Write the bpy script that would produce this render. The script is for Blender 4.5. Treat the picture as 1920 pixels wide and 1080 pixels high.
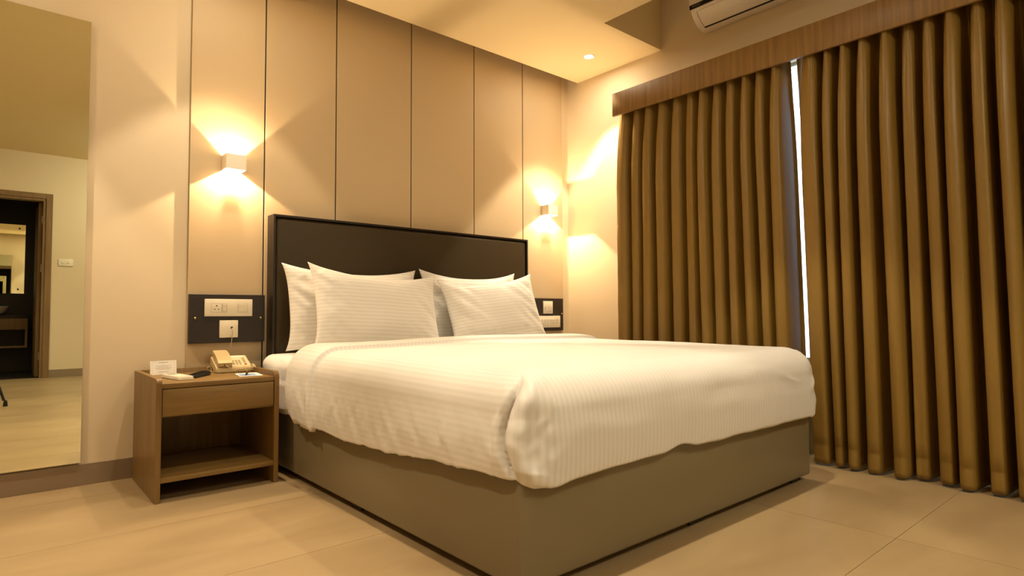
import bpy, bmesh, math, random
from mathutils import Vector, Matrix, noise

random.seed(7)
for o in list(bpy.data.objects):
    bpy.data.objects.remove(o, do_unlink=True)
S = bpy.context.scene
COL = S.collection
PI = math.pi

# ------------------------------------------------------------------ camera
CAM_H = 0.81
yaw, pitch, roll = math.radians(40.83), math.radians(2.326), math.radians(-0.205)
fwd = Vector((math.sin(yaw) * math.cos(pitch), math.cos(yaw) * math.cos(pitch), math.sin(pitch)))
rgt = Vector((math.cos(yaw), -math.sin(yaw), 0))
upv = rgt.cross(fwd)
r2 = rgt * math.cos(roll) + upv * math.sin(roll)
u2 = -rgt * math.sin(roll) + upv * math.cos(roll)
cam_data = bpy.data.cameras.new('camera')
cam_data.sensor_width = 36.0
cam_data.lens = 36.0 * 1128.4 / 1920.0
cam_data.clip_start = 0.02
cam = bpy.data.objects.new('camera', cam_data)
COL.objects.link(cam)
m = Matrix((r2, u2, -fwd)).transposed().to_4x4()
m.translation = Vector((0, 0, CAM_H))
cam.matrix_world = m
S.camera = cam

# ------------------------------------------------------------------ world (daylight outside the window)
w = bpy.data.worlds.new('daylight')
S.world = w
w.use_nodes = True
bg = w.node_tree.nodes['Background']
bg.inputs['Color'].default_value = (0.62, 0.78, 1.0, 1)
bg.inputs['Strength'].default_value = 5.0

# ------------------------------------------------------------------ exposure
vs = S.view_settings
vs.view_transform = 'Standard'
vs.look = 'None'
vs.exposure = 0.33
vs.gamma = 1.0
vs.use_curve_mapping = False

LAMP_COL = (1.0, 0.83, 0.59)
FRONT_COL = (1.0, 0.95, 0.74)
SCONCE_COL = (1.0, 0.71, 0.41)
DOWN_W = 80.0
FRONT_W = 70.0
SCONCE_W = 26.0
DOME_L = 140.0

# ------------------------------------------------------------------ room measures (metres)
XL, XR = -1.6, 3.673          # left / window wall
YB, YF = 3.52, -2.70          # head wall / wall behind the camera
YP = 3.505                    # face of the wall panels
ZC = 2.729                    # dropped ceiling
ZF = 2.86                     # ceiling of the front part
ZT = 3.12                     # structural ceiling

# ------------------------------------------------------------------ material helpers
def lin(c):
    return tuple((x / 12.92) if x <= 0.04045 else ((x + 0.055) / 1.055) ** 2.4 for x in c)

def hexc(h):
    return lin(tuple(int(h[i:i + 2], 16) / 255 for i in (0, 2, 4)))

def mat(name, col, rough=0.5, metal=0.0, spec=0.5, emit=None, emit_s=0.0, vary=0.0, vscale=3.0, bump=0.0, bscale=60.0, sheen=0.0, coat=0.0, trans=0.0):
    M = bpy.data.materials.new(name)
    M.use_nodes = True
    nt = M.node_tree
    b = nt.nodes['Principled BSDF']
    if isinstance(col, str):
        col = hexc(col)
    b.inputs['Base Color'].default_value = (*col, 1)
    b.inputs['Roughness'].default_value = rough
    b.inputs['Metallic'].default_value = metal
    b.inputs['Specular IOR Level'].default_value = spec
    b.inputs['Sheen Weight'].default_value = sheen
    b.inputs['Coat Weight'].default_value = coat
    b.inputs['Transmission Weight'].default_value = trans
    if emit:
        b.inputs['Emission Color'].default_value = (*emit, 1)
        b.inputs['Emission Strength'].default_value = emit_s
    tc = nt.nodes.new('ShaderNodeTexCoord')
    if vary > 0:
        n = nt.nodes.new('ShaderNodeTexNoise')
        n.inputs['Scale'].default_value = vscale
        n.inputs['Detail'].default_value = 5
        nt.links.new(tc.outputs['Object'], n.inputs['Vector'])
        mr = nt.nodes.new('ShaderNodeMapRange')
        mr.inputs['To Min'].default_value = 1 - vary
        mr.inputs['To Max'].default_value = 1 + vary
        nt.links.new(n.outputs['Fac'], mr.inputs['Value'])
        mx = nt.nodes.new('ShaderNodeMix')
        mx.data_type = 'RGBA'
        mx.blend_type = 'MULTIPLY'
        mx.inputs['Factor'].default_value = 1
        mx.inputs[6].default_value = (*col, 1)
        nt.links.new(mr.outputs['Result'], mx.inputs[7])
        nt.links.new(mx.outputs[2], b.inputs['Base Color'])
    if bump > 0:
        n2 = nt.nodes.new('ShaderNodeTexNoise')
        n2.inputs['Scale'].default_value = bscale
        n2.inputs['Detail'].default_value = 3
        nt.links.new(tc.outputs['Object'], n2.inputs['Vector'])
        bp = nt.nodes.new('ShaderNodeBump')
        bp.inputs['Strength'].default_value = bump
        bp.inputs['Distance'].default_value = 0.002
        nt.links.new(n2.outputs['Fac'], bp.inputs['Height'])
        nt.links.new(bp.outputs['Normal'], b.inputs['Normal'])
    return M

def wood(name, c1, c2, scale=(3, 3, 30), rough=0.45, contrast=1.0):
    """grain runs along the axis with the small scale"""
    M = bpy.data.materials.new(name)
    M.use_nodes = True
    nt = M.node_tree
    b = nt.nodes['Principled BSDF']
    tc = nt.nodes.new('ShaderNodeTexCoord')
    mp = nt.nodes.new('ShaderNodeMapping')
    mp.inputs['Scale'].default_value = scale
    nt.links.new(tc.outputs['Object'], mp.inputs['Vector'])
    n = nt.nodes.new('ShaderNodeTexNoise')
    n.inputs['Scale'].default_value = 1.0
    n.inputs['Detail'].default_value = 7
    n.inputs['Roughness'].default_value = 0.62
    n.inputs['Distortion'].default_value = 0.4
    nt.links.new(mp.outputs['Vector'], n.inputs['Vector'])
    cr = nt.nodes.new('ShaderNodeValToRGB')
    cr.color_ramp.elements[0].position = 0.5 - 0.22 / contrast
    cr.color_ramp.elements[1].position = 0.5 + 0.22 / contrast
    cr.color_ramp.elements[0].color = (*hexc(c1), 1)
    cr.color_ramp.elements[1].color = (*hexc(c2), 1)
    nt.links.new(n.outputs['Fac'], cr.inputs['Fac'])
    nt.links.new(cr.outputs['Color'], b.inputs['Base Color'])
    b.inputs['Roughness'].default_value = rough
    return M

def striped(name, col, dark, period, rough=0.55):
    """satin stripe linen: UV.x in metres across the stripes"""
    M = bpy.data.materials.new(name)
    M.use_nodes = True
    nt = M.node_tree
    b = nt.nodes['Principled BSDF']
    uv = nt.nodes.new('ShaderNodeUVMap')
    sp = nt.nodes.new('ShaderNodeSeparateXYZ')
    nt.links.new(uv.outputs['UV'], sp.inputs['Vector'])
    mu = nt.nodes.new('ShaderNodeMath')
    mu.operation = 'MULTIPLY'
    mu.inputs[1].default_value = 2 * PI / period
    nt.links.new(sp.outputs['X'], mu.inputs[0])
    si = nt.nodes.new('ShaderNodeMath')
    si.operation = 'SINE'
    nt.links.new(mu.outputs[0], si.inputs[0])
    mr = nt.nodes.new('ShaderNodeMapRange')
    mr.inputs['From Min'].default_value = -0.35
    mr.inputs['From Max'].default_value = 0.35
    nt.links.new(si.outputs[0], mr.inputs['Value'])
    mx = nt.nodes.new('ShaderNodeMix')
    mx.data_type = 'RGBA'
    mx.inputs[6].default_value = (*col, 1)
    mx.inputs[7].default_value = (*dark, 1)
    nt.links.new(mr.outputs['Result'], mx.inputs['Factor'])
    nt.links.new(mx.outputs[2], b.inputs['Base Color'])
    m2 = nt.nodes.new('ShaderNodeMapRange')
    m2.inputs['To Min'].default_value = rough - 0.12
    m2.inputs['To Max'].default_value = rough + 0.15
    nt.links.new(mr.outputs['Result'], m2.inputs['Value'])
    nt.links.new(m2.outputs['Result'], b.inputs['Roughness'])
    b.inputs['Specular IOR Level'].default_value = 0.35
    tc = nt.nodes.new('ShaderNodeTexCoord')
    n2 = nt.nodes.new('ShaderNodeTexNoise')
    n2.inputs['Scale'].default_value = 14
    n2.inputs['Detail'].default_value = 4
    nt.links.new(tc.outputs['Object'], n2.inputs['Vector'])
    bp = nt.nodes.new('ShaderNodeBump')
    bp.inputs['Strength'].default_value = 0.12
    bp.inputs['Distance'].default_value = 0.01
    nt.links.new(n2.outputs['Fac'], bp.inputs['Height'])
    nt.links.new(bp.outputs['Normal'], b.inputs['Normal'])
    return M

def tile_mat(name, c1, c2, rough=0.38):
    M = bpy.data.materials.new(name)
    M.use_nodes = True
    nt = M.node_tree
    b = nt.nodes['Principled BSDF']
    tc = nt.nodes.new('ShaderNodeTexCoord')
    oi = nt.nodes.new('ShaderNodeObjectInfo')
    ad = nt.nodes.new('ShaderNodeVectorMath')
    ad.operation = 'MULTIPLY_ADD'
    ad.inputs[1].default_value = (1.4, 4.2, 1)
    nt.links.new(tc.outputs['Object'], ad.inputs[0])
    cm = nt.nodes.new('ShaderNodeCombineXYZ')
    ml = nt.nodes.new('ShaderNodeMath')
    ml.operation = 'MULTIPLY'
    ml.inputs[1].default_value = 37.0
    nt.links.new(oi.outputs['Random'], ml.inputs[0])
    nt.links.new(ml.outputs[0], cm.inputs['X'])
    nt.links.new(ml.outputs[0], cm.inputs['Z'])
    nt.links.new(cm.outputs['Vector'], ad.inputs[2])
    n = nt.nodes.new('ShaderNodeTexNoise')
    n.inputs['Scale'].default_value = 1.0
    n.inputs['Detail'].default_value = 6
    n.inputs['Distortion'].default_value = 0.8
    nt.links.new(ad.outputs[0], n.inputs['Vector'])
    cr = nt.nodes.new('ShaderNodeValToRGB')
    cr.color_ramp.elements[0].position = 0.3
    cr.color_ramp.elements[1].position = 0.72
    cr.color_ramp.elements[0].color = (*hexc(c1), 1)
    cr.color_ramp.elements[1].color = (*hexc(c2), 1)
    nt.links.new(n.outputs['Fac'], cr.inputs['Fac'])
    nt.links.new(cr.outputs['Color'], b.inputs['Base Color'])
    b.inputs['Roughness'].default_value = rough
    b.inputs['Specular IOR Level'].default_value = 0.35
    return M

M = {
    'wall': mat('wall_paint', 'dbcaac', 0.75, spec=0.2, vary=0.015, bump=0.05, bscale=90),
    'ceil': mat('ceiling_paint', 'e7d6ae', 0.85, spec=0.1),
    'panel': mat('panel_laminate', 'c6b08d', 0.5, spec=0.3, vary=0.012, vscale=2),
    'groove': mat('groove_black', '0c0805', 0.9),
    'base': mat('skirting_tile', '8a7760', 0.45, vary=0.05, vscale=6),
    'tile': tile_mat('floor_tile', '917a58', 'a18a66'),
    'grout': mat('floor_grout', '7c694e', 0.8),
    'valance': wood('valance_wood', '6a4d26', '8e6c38', (40, 40, 1.6), 0.45, 1.0),
    'oak': wood('nightstand_wood', '6c532a', '8b6c39', (2.0, 26, 26), 0.42, 1.0),
    'oakv': wood('nightstand_wood_upright', '674e28', '886937', (26, 22, 1.8), 0.42, 1.0),
    'doorwood': wood('door_wood', '6f5636', '8a6d46', (24, 24, 1.5), 0.5, 1.0),
    'curtain': mat('curtain_satin', '84672c', 0.42, spec=0.45, bump=0.06, bscale=220, vary=0.03, vscale=5),
    'leather': mat('bed_leatherette', '796d52', 0.42, spec=0.4, bump=0.05, bscale=300, vary=0.02),
    'head': mat('headboard_leather', '352a14', 0.5, spec=0.3, bump=0.04, bscale=300),
    'black': mat('black_lacquer', '1c130d', 0.35),
    'blackp': mat('black_plastic', '111111', 0.4),
    'board': wood('wenge_board', '170e08', '24170f', (3, 40, 60), 0.5, 1.0),
    'linen': striped('striped_linen', (0.755, 0.73, 0.695), (0.70, 0.675, 0.635), 0.021),
    'linen2': striped('striped_pillow_linen', (0.785, 0.76, 0.725), (0.715, 0.69, 0.645), 0.021),
    'sheet': mat('white_sheet', (0.80, 0.77, 0.73), 0.7, spec=0.2, bump=0.25, bscale=18),
    'whitep': mat('white_plastic', 'e6dcc6', 0.3),
    'white': mat('white_enamel', 'e8e0d0', 0.4),
    'acw': mat('ac_plastic', 'ece2d2', 0.3),
    'phone': mat('beige_phone_plastic', 'bfa97c', 0.38),
    'plateface': mat('phone_face', 'cfc09c', 0.5),
    'keys': mat('phone_keys', 'b3a076', 0.45),
    'red': mat('red_lamp', 'c03a2a', 0.35),
    'brass': mat('brass_screw', 'd8b878', 0.3, metal=1.0),
    'steel': mat('brushed_steel', 'b8b4ac', 0.32, metal=1.0),
    'paper': mat('white_card', 'f2efe8', 0.6),
    'blue': mat('leaflet_blue', '86a8d4', 0.5),
    'ink': mat('print_ink', '8a8378', 0.6),
    'mirror': mat('mirror_glass', (0.89, 0.92, 0.79), 0.0, metal=1.0),
    'edge': mat('mirror_edge', '8f8468', 0.3),
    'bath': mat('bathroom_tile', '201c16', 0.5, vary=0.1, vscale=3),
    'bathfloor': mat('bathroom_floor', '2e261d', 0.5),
    'ceramic': mat('ceramic', 'd6d4cc', 0.12),
    'alu': mat('window_aluminium', 'c9c9c6', 0.4, metal=0.4),
    'lens': mat('downlight_lens', (1, 1, 1), 0.4, emit=(1.0, 0.85, 0.62), emit_s=420),
    'dome': mat('fill_lamp_glow', (1, 1, 1), 0.4, emit=FRONT_COL, emit_s=DOME_L),  # glow of the added fill lamp
    'hole': mat('socket_hole', '17110c', 0.6),
}
gl = bpy.data.materials.new('window_glass')
gl.use_nodes = True
_b = gl.node_tree.nodes['Principled BSDF']
_b.inputs['Transmission Weight'].default_value = 1.0
_b.inputs['Roughness'].default_value = 0.0
_b.inputs['IOR'].default_value = 1.02
M['glass'] = gl

# ------------------------------------------------------------------ mesh helpers
def bx(bm, x0, x1, y0, y1, z0, z1, bev=0.0, seg=2, mtx=None):
    t = bmesh.new()
    vs_ = [t.verts.new((x, y, z)) for x in (x0, x1) for y in (y0, y1) for z in (z0, z1)]
    for q in ((0, 1, 3, 2), (4, 6, 7, 5), (0, 4, 5, 1), (2, 3, 7, 6), (0, 2, 6, 4), (1, 5, 7, 3)):
        t.faces.new([vs_[i] for i in q])
    if bev > 0:
        bmesh.ops.bevel(t, geom=list(t.edges), offset=bev, segments=seg, affect='EDGES', profile=0.5)
    if mtx is not None:
        bmesh.ops.transform(t, matrix=mtx, verts=t.verts)
    add(bm, t)

def add(bm, t):
    mp = {}
    for v in t.verts:
        mp[v] = bm.verts.new(v.co)
    for f in t.faces:
        try:
            bm.faces.new([mp[v] for v in f.verts])
        except ValueError:
            pass
    t.free()

def cyl(bm, c, axis, r, h, n=24, r2=None, cap=True):
    """cylinder / cone from c along axis with length h"""
    a = Vector(axis).normalized()
    q = a.to_track_quat('Z', 'Y').to_matrix()
    c = Vector(c)
    r2 = r if r2 is None else r2
    lo = [bm.verts.new(c + q @ Vector((r * math.cos(2 * PI * i / n), r * math.sin(2 * PI * i / n), 0))) for i in range(n)]
    hi = [bm.verts.new(c + q @ Vector((r2 * math.cos(2 * PI * i / n), r2 * math.sin(2 * PI * i / n), h))) for i in range(n)]
    for i in range(n):
        j = (i + 1) % n
        bm.faces.new((lo[i], lo[j], hi[j], hi[i]))
    if cap:
        bm.faces.new(lo[::-1])
        bm.faces.new(hi)

def lathe(bm, c, prof, n=32):
    c = Vector(c)
    rings = []
    for r, z in prof:
        rings.append([bm.verts.new(c + Vector((r * math.cos(2 * PI * i / n), r * math.sin(2 * PI * i / n), z))) for i in range(n)])
    for a, b in zip(rings, rings[1:]):
        for i in range(n):
            j = (i + 1) % n
            bm.faces.new((a[i], a[j], b[j], b[i]))
    return rings

def tube(bm, pts, r, n=8):
    pts = [Vector(p) for p in pts]
    rings = []
    up = Vector((0.13, 0.21, 0.97))
    for i, p in enumerate(pts):
        a = pts[max(i - 1, 0)]
        b = pts[min(i + 1, len(pts) - 1)]
        t = (b - a).normalized()
        s = t.cross(up)
        if s.length < 1e-4:
            s = t.cross(Vector((1, 0, 0)))
        s.normalize()
        k = s.cross(t)
        rr = r[i] if isinstance(r, (list, tuple)) else r
        rings.append([bm.verts.new(p + (s * math.cos(2 * PI * j / n) + k * math.sin(2 * PI * j / n)) * rr) for j in range(n)])
    for a, b in zip(rings, rings[1:]):
        for j in range(n):
            l = (j + 1) % n
            bm.faces.new((a[j], a[l], b[l], b[j]))
    bm.faces.new(rings[0][::-1])
    bm.faces.new(rings[-1])

def prism(bm, pts2, fn, d0, d1):
    """extrude a 2d outline: fn(p, q, d) -> xyz"""
    a = [bm.verts.new(fn(p, q, d0)) for p, q in pts2]
    b = [bm.verts.new(fn(p, q, d1)) for p, q in pts2]
    n = len(pts2)
    bm.faces.new(a)
    bm.faces.new(b[::-1])
    for i in range(n):
        j = (i + 1) % n
        bm.faces.new((a[i], b[i], b[j], a[j]))

def obj(name, bm, material, parent=None, smooth=False, loc=None):
    bmesh.ops.recalc_face_normals(bm, faces=bm.faces)
    me = bpy.data.meshes.new(name)
    bm.to_mesh(me)
    bm.free()
    me.materials.append(M[material] if isinstance(material, str) else material)
    if smooth:
        me.shade_smooth()
        if smooth == 'auto':
            me.set_sharp_from_angle(angle=math.radians(40))
    o = bpy.data.objects.new(name, me)
    COL.objects.link(o)
    if loc is not None:
        o.location = loc
    if parent is not None:
        o.parent = parent
    return o

def tag(o, label, cat, group=None, kind=None):
    o['label'] = label
    o['category'] = cat
    if group:
        o['group'] = group
    if kind:
        o['kind'] = kind
    return o

def thing(name, label, cat, loc=(0, 0, 0), rz=0.0, group=None):
    o = bpy.data.objects.new(name, None)
    o.empty_display_size = 0.05
    COL.objects.link(o)
    o.location = loc
    o.rotation_euler = (0, 0, rz)
    return tag(o, label, cat, group)

def struct(o, label, cat):
    return tag(o, label, cat, kind='structure')

def box_obj(name, dims, material, parent=None, bev=0.0, smooth=False):
    bm = bmesh.new()
    bx(bm, *dims, bev=bev)
    return obj(name, bm, material, parent, 'auto' if bev > 0 else False)

def nz(x, y, z):
    return noise.noise(Vector((x, y, z)))

def lerp_tab(t, tab):
    if t <= tab[0][0]:
        return tab[0][1]
    for (a, b), (c, d) in zip(tab, tab[1:]):
        if t <= c:
            k = (t - a) / (c - a)
            k = k * k * (3 - 2 * k)
            return b + (d - b) * k
    return tab[-1][1]

# =================================================================== SETTING
# floor: slab of grout with every tile a piece of its own
bm = bmesh.new()
bx(bm, XL, XR, YF - 0.10, YB, -0.12, -0.0018)
floor = struct(obj('floor', bm, 'grout'), 'large beige stone-look tiles covering the bedroom floor', 'floor')
TX, TY, G = 1.26, 0.63, 0.0010
tile_mesh = {}
ix = 0
for i in range(-5, 3):
    for j in range(-7, 6):
        x0, x1 = 2.46 + i * TX, 2.46 + (i + 1) * TX
        y0, y1 = 0.757 + j * TY, 0.757 + (j + 1) * TY
        x0, x1 = max(x0, XL), min(x1, XR)
        y0, y1 = max(y0, YF - 0.10), min(y1, YB)
        if x1 - x0 < 0.02 or y1 - y0 < 0.02:
            continue
        key = (round(x1 - x0, 3), round(y1 - y0, 3))
        if key not in tile_mesh:
            t = bmesh.new()
            a, b = (x1 - x0) / 2 - G, (y1 - y0) / 2 - G
            bx(t, -a, a, -b, b, -0.0016, 0.0)
            me = bpy.data.meshes.new('tile')
            t.to_mesh(me)
            t.free()
            me.materials.append(M['tile'])
            tile_mesh[key] = me
        o = bpy.data.objects.new('tile', tile_mesh[key])
        COL.objects.link(o)
        o.location = ((x0 + x1) / 2, (y0 + y1) / 2, 0)
        o.parent = floor

# head wall with its laminate panels
bm = bmesh.new()
bx(bm, XL - 0.12, XR + 0.12, YB, YB + 0.12, -0.12, ZT)
wall_back = struct(obj('wall_back', bm, 'wall'), 'cream painted head wall with beige laminate panels behind the bed', 'wall')
bm = bmesh.new()
bx(bm, 0.786, 3.579, YB - 0.004, YB, 0.0, ZT - 0.02)
obj('panel_backing', bm, 'groove', wall_back)
joints = [0.776, 1.161, 1.591, 2.129, 2.664, 3.145, 3.589]
for a, b in zip(joints, joints[1:]):
    bm = bmesh.new()
    g0 = 0.0 if a == joints[0] else 0.0038
    g1 = 0.0 if b == joints[-1] else 0.0038
    bx(bm, a + g0, b - g1, YP, YB - 0.004, 0.0, ZT - 0.02, bev=0.0012, seg=1)
    obj('panel', bm, 'panel', wall_back)

# window wall with a full height opening hidden by the curtains
WY0, WY1, WZ0, WZ1 = 0.15, 2.55, 0.48, 2.36
bm = bmesh.new()
t_ = 0.20
bx(bm, XR, XR + t_, YF - 0.12, WY0, -0.12, ZT)
bx(bm, XR, XR + t_, WY1, YB, -0.12, ZT)
bx(bm, XR, XR + t_, WY0, WY1, WZ1, ZT)
bx(bm, XR, XR + t_, WY0, WY1, -0.12, WZ0)
struct(obj('wall_right', bm, 'wall'), 'cream painted wall on the right with the curtained window', 'wall')
bm = bmesh.new()
f_ = 0.05
xg0, xg1 = XR + 0.08, XR + 0.13
bx(bm, xg0, xg1, WY0, WY1, WZ0, WZ0 + f_)
bx(bm, xg0, xg1, WY0, WY1, WZ1 - 0.02, WZ1)
bx(bm, xg0, xg1, WY0, WY0 + f_, WZ0 + f_, WZ1 - f_)
bx(bm, xg0, xg1, WY1 - f_, WY1, WZ0 + f_, WZ1 - f_)
bx(bm, xg0, xg1, 0.93, 0.98, WZ0 + f_, WZ1 - f_)
bx(bm, xg0, xg1, 1.74, 1.79, WZ0 + f_, WZ1 - f_)
win = struct(obj('window_1', bm, 'alu'), 'aluminium framed window glowing through the curtain gap', 'window')
for a, b in ((WY0 + f_, 0.93), (0.98, 1.74), (1.79, WY1 - f_)):
    box_obj('pane', (xg0 + 0.02, xg0 + 0.026, a, b, WZ0 + f_, WZ1 - f_), 'glass', win)

# left wall, wall behind the camera with the bathroom doorway
bm = bmesh.new()
bx(bm, XL - 0.12, XL, YF - 0.12, YB, -0.12, ZT)
struct(obj('wall_left', bm, 'wall'), 'plain cream wall on the left, outside the view', 'wall')
DX0, DX1, DZ = -0.36, 0.50, 2.285
bm = bmesh.new()
bx(bm, XL, DX0, YF - 0.10, YF, -0.12, ZT)
bx(bm, DX1, XR, YF - 0.10, YF, -0.12, ZT)
bx(bm, DX0, DX1, YF - 0.10, YF, DZ, ZT)
struct(obj('wall_front', bm, 'wall'), 'pale wall with bathroom doorway seen in the tall mirror', 'wall')

# ceiling: dropped slab with a slot above the panels and a pocket above the air conditioner
bm = bmesh.new()
bx(bm, XL - 0.12, XR + 0.2, YF - 0.12, YB + 0.12, ZT, ZT + 0.1)
bx(bm, XL, 3.033, 0.15, 3.40, ZC, ZT)
bx(bm, 3.033, XR, 2.565, 3.40, ZC, ZT)
bx(bm, XL, XR, YF, 0.15, ZF, ZT)
struct(obj('ceiling', bm, 'ceil'), 'warm white dropped ceiling with a raised pocket by the window wall', 'ceiling')

def skirting(name, dims, label):
    bm = bmesh.new()
    bx(bm, *dims, bev=0.001, seg=1)
    return struct(obj(name, bm, 'base'), label, 'skirting')
skirting('baseboard_back', (XL, 0.774, YB - 0.012, YB, 0, 0.101), 'brown tile skirting under the mirror along the head wall')
skirting('baseboard_front', (0.566, XR - 0.012, YF, YF + 0.012, 0, 0.10), 'brown skirting seen in the mirror beside the doorway')
skirting('baseboard_left', (XL, XL + 0.012, YF, YB - 0.012, 0, 0.10), 'brown skirting along the left wall')
skirting('baseboard_right', (XR - 0.012, XR, YF, 0.10, 0, 0.10), 'brown skirting along the window wall')

# door frame and open door leaf of the bathroom (seen in the mirror)
bm = bmesh.new()
bx(bm, DX1, DX1 + 0.065, YF, YF + 0.015, 0, DZ + 0.065, bev=0.002)
bx(bm, DX0 - 0.065, DX0, YF, YF + 0.015, 0, DZ + 0.065, bev=0.002)
bx(bm, DX0, DX1, YF, YF + 0.015, DZ, DZ + 0.065, bev=0.002)
bx(bm, DX1 - 0.03, DX1, YF - 0.14, YF, 0, DZ)
bx(bm, DX0, DX0 + 0.03, YF - 0.14, YF, 0, DZ)
bx(bm, DX0 + 0.03, DX1 - 0.03, YF - 0.14, YF, DZ - 0.03, DZ)
door = struct(obj('door_1', bm, 'doorwood'), 'brown wooden bathroom door frame with open leaf seen in the mirror', 'door')
leaf = box_obj('door_leaf', (DX1 - 0.07, DX1 - 0.032, YF - 0.14 - 0.78, YF - 0.142, 0.01, DZ - 0.035), 'doorwood', door, bev=0.002)
for hz in (0.22, 1.35, 1.98):
    bm = bmesh.new()
    cyl(bm, (DX1 - 0.033, YF - 0.128, hz), (0, 0, 1), 0.007, 0.10, 12)
    bx(bm, DX1 - 0.033, DX1 - 0.0305, YF - 0.125, YF - 0.085, hz, hz + 0.10)
    obj('hinge', bm, 'steel', door, 'auto')

# bathroom shell
BY = -4.12
bm = bmesh.new()
bx(bm, -0.95, 0.85, BY - 0.1, BY, -0.12, 2.7)
bx(bm, -1.05, -0.95, BY, YF - 0.10, -0.12, 2.7)
bx(bm, 0.75, 0.85, BY, YF - 0.10, -0.12, 2.7)
bx(bm, -1.05, 0.85, BY - 0.1, YF - 0.10, 2.7, 2.8)
bx(bm, -0.95, DX0 - 0.001, YF - 0.112, YF - 0.102, 0, 2.7)
bx(bm, DX1 + 0.001, 0.75, YF - 0.112, YF - 0.102, 0, 2.7)
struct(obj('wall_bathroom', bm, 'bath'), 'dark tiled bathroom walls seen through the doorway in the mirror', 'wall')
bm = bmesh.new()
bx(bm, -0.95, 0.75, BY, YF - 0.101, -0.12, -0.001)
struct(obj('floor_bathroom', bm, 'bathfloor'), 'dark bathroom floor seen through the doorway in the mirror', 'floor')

# =================================================================== MIRROR
t = thing('wall_mirror', 'tall frameless mirror on the wall left of the bedside table', 'mirror', (0.0, YB, 0.11))
bm = bmesh.new()
bx(bm, -0.42, 0.333, -0.018, -0.004, 0, 2.115)
obj('mirror_backing', bm, 'edge', t)
bm = bmesh.new()
bx(bm, -0.4195, 0.3325, -0.0205, -0.0182, 0.0005, 2.1145)
obj('mirror_glass', bm, 'mirror', t)

# =================================================================== SCONCES
def sconce(x, label):
    t = thing('wall_sconce', label, 'wall lamp', (x, YP, 1.631), group='up and down wall lamps')
    W, D, Hh, th = 0.052, 0.088, 0.041, 0.003
    bm = bmesh.new()
    bx(bm, -W, -W + th, -D, -0.004, -Hh, Hh)
    bx(bm, W - th, W, -D, -0.004, -Hh, Hh)
    bx(bm, -W + th, W - th, -D, -D + th, -Hh, Hh)
    obj('housing', bm, 'white', t)
    bm = bmesh.new()
    bx(bm, -W + th, W - th, -0.004, 0, -Hh, Hh)
    obj('back_plate', bm, 'white', t)
    bm = bmesh.new()
    cyl(bm, (0, -0.004, -0.009), (0, -1, 0), 0.005, 0.026, 10)
    obj('lamp_holder', bm, 'white', t)
    bm = bmesh.new()
    bx(bm, -0.0064, 0.0064, -0.0402, -0.0375, -0.0395, -0.0390)
    bx(bm, -0.052 + th, -0.0064, -0.0390, -0.0387, -0.0393, -0.0391)
    obj('shadow_tab', bm, 'white', t)  # unseen tab added to throw a dark patch on the wall below
    ld = bpy.data.lights.new('sconce_light', 'POINT')
    ld.energy = SCONCE_W
    ld.color = SCONCE_COL
    ld.shadow_soft_size = 0.003
    lo = bpy.data.objects.new('sconce_light', ld)
    COL.objects.link(lo)
    lo.location = (0, -0.045, -0.009)
    lo.parent = t
    return t
sconce(0.983, 'white cube wall lamp glowing above the bedside table with the telephone')
sconce(3.392, 'white cube wall lamp glowing by the corner near the curtains')

# =================================================================== DOWNLIGHTS
def downlight(x, y, z, power, col, label, cone=75, blend=0.22):
    t = thing('ceiling_downlight', label, 'downlight', (x, y, z), group='recessed ceiling downlights')
    bm = bmesh.new()
    lathe(bm, (0, 0, 0), [(0.030, -0.001), (0.034, -0.004), (0.041, -0.004), (0.044, -0.0005), (0.044, 0.0)], 28)
    obj('trim_ring', bm, 'white', t, 'auto')
    bm = bmesh.new()
    cyl(bm, (0, 0, -0.0018), (0, 0, 1), 0.0305, 0.0015, 28)
    obj('lens', bm, 'lens', t)
    ld = bpy.data.lights.new('downlight_beam', 'SPOT')
    ld.energy = power
    ld.color = col
    ld.spot_size = math.radians(cone)
    ld.spot_blend = blend
    ld.shadow_soft_size = 0.03
    lo = bpy.data.objects.new('downlight_beam', ld)
    COL.objects.link(lo)
    lo.location = (0, 0, -0.036)
    lo.parent = t
    return t
downlight(3.349, 2.983, ZC, DOWN_W * 1.35, LAMP_COL, 'small round downlight shining in the ceiling corner above the bed')
downlight(-0.35, 3.02, ZC, DOWN_W, LAMP_COL, 'downlight in the ceiling above the tall wall mirror')
downlight(0.90, 2.98, ZC, DOWN_W * 0.55, LAMP_COL, 'downlight in the ceiling above the bedside table')
downlight(-0.35, 1.30, ZC, DOWN_W, LAMP_COL, 'downlight in the ceiling over the open floor left of the bed')
downlight(0.92, 1.30, ZC, DOWN_W, LAMP_COL, 'downlight in the ceiling over the near left corner of the bed')
downlight(2.18, 1.30, ZC, DOWN_W, LAMP_COL, 'downlight in the ceiling over the middle of the bed foot')
downlight(-0.55, -1.10, ZF, FRONT_W, FRONT_COL, 'downlight behind the camera nearest the left wall', 110, 0.6)
downlight(2.75, -1.10, ZF, FRONT_W, FRONT_COL, 'downlight behind the camera nearest the window wall', 110, 0.6)
t = thing('added_fill_lamp', 'added unseen fill lamp, a white dome on the ceiling behind the camera', 'fill lamp', (1.62, -1.45, ZF))  # added out of view to brighten the front ceiling and wall
bm = bmesh.new()
lathe(bm, (0, 0, 0), [(0.002, -0.112), (0.05, -0.106), (0.09, -0.088), (0.12, -0.055), (0.132, -0.018), (0.132, -0.012)], 32)
obj('fill_lamp_dome', bm, 'dome', t, True)
bm = bmesh.new()
lathe(bm, (0, 0, 0), [(0.133, -0.016), (0.142, -0.014), (0.144, 0.0)], 32)
obj('rim', bm, 'white', t, True)

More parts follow.
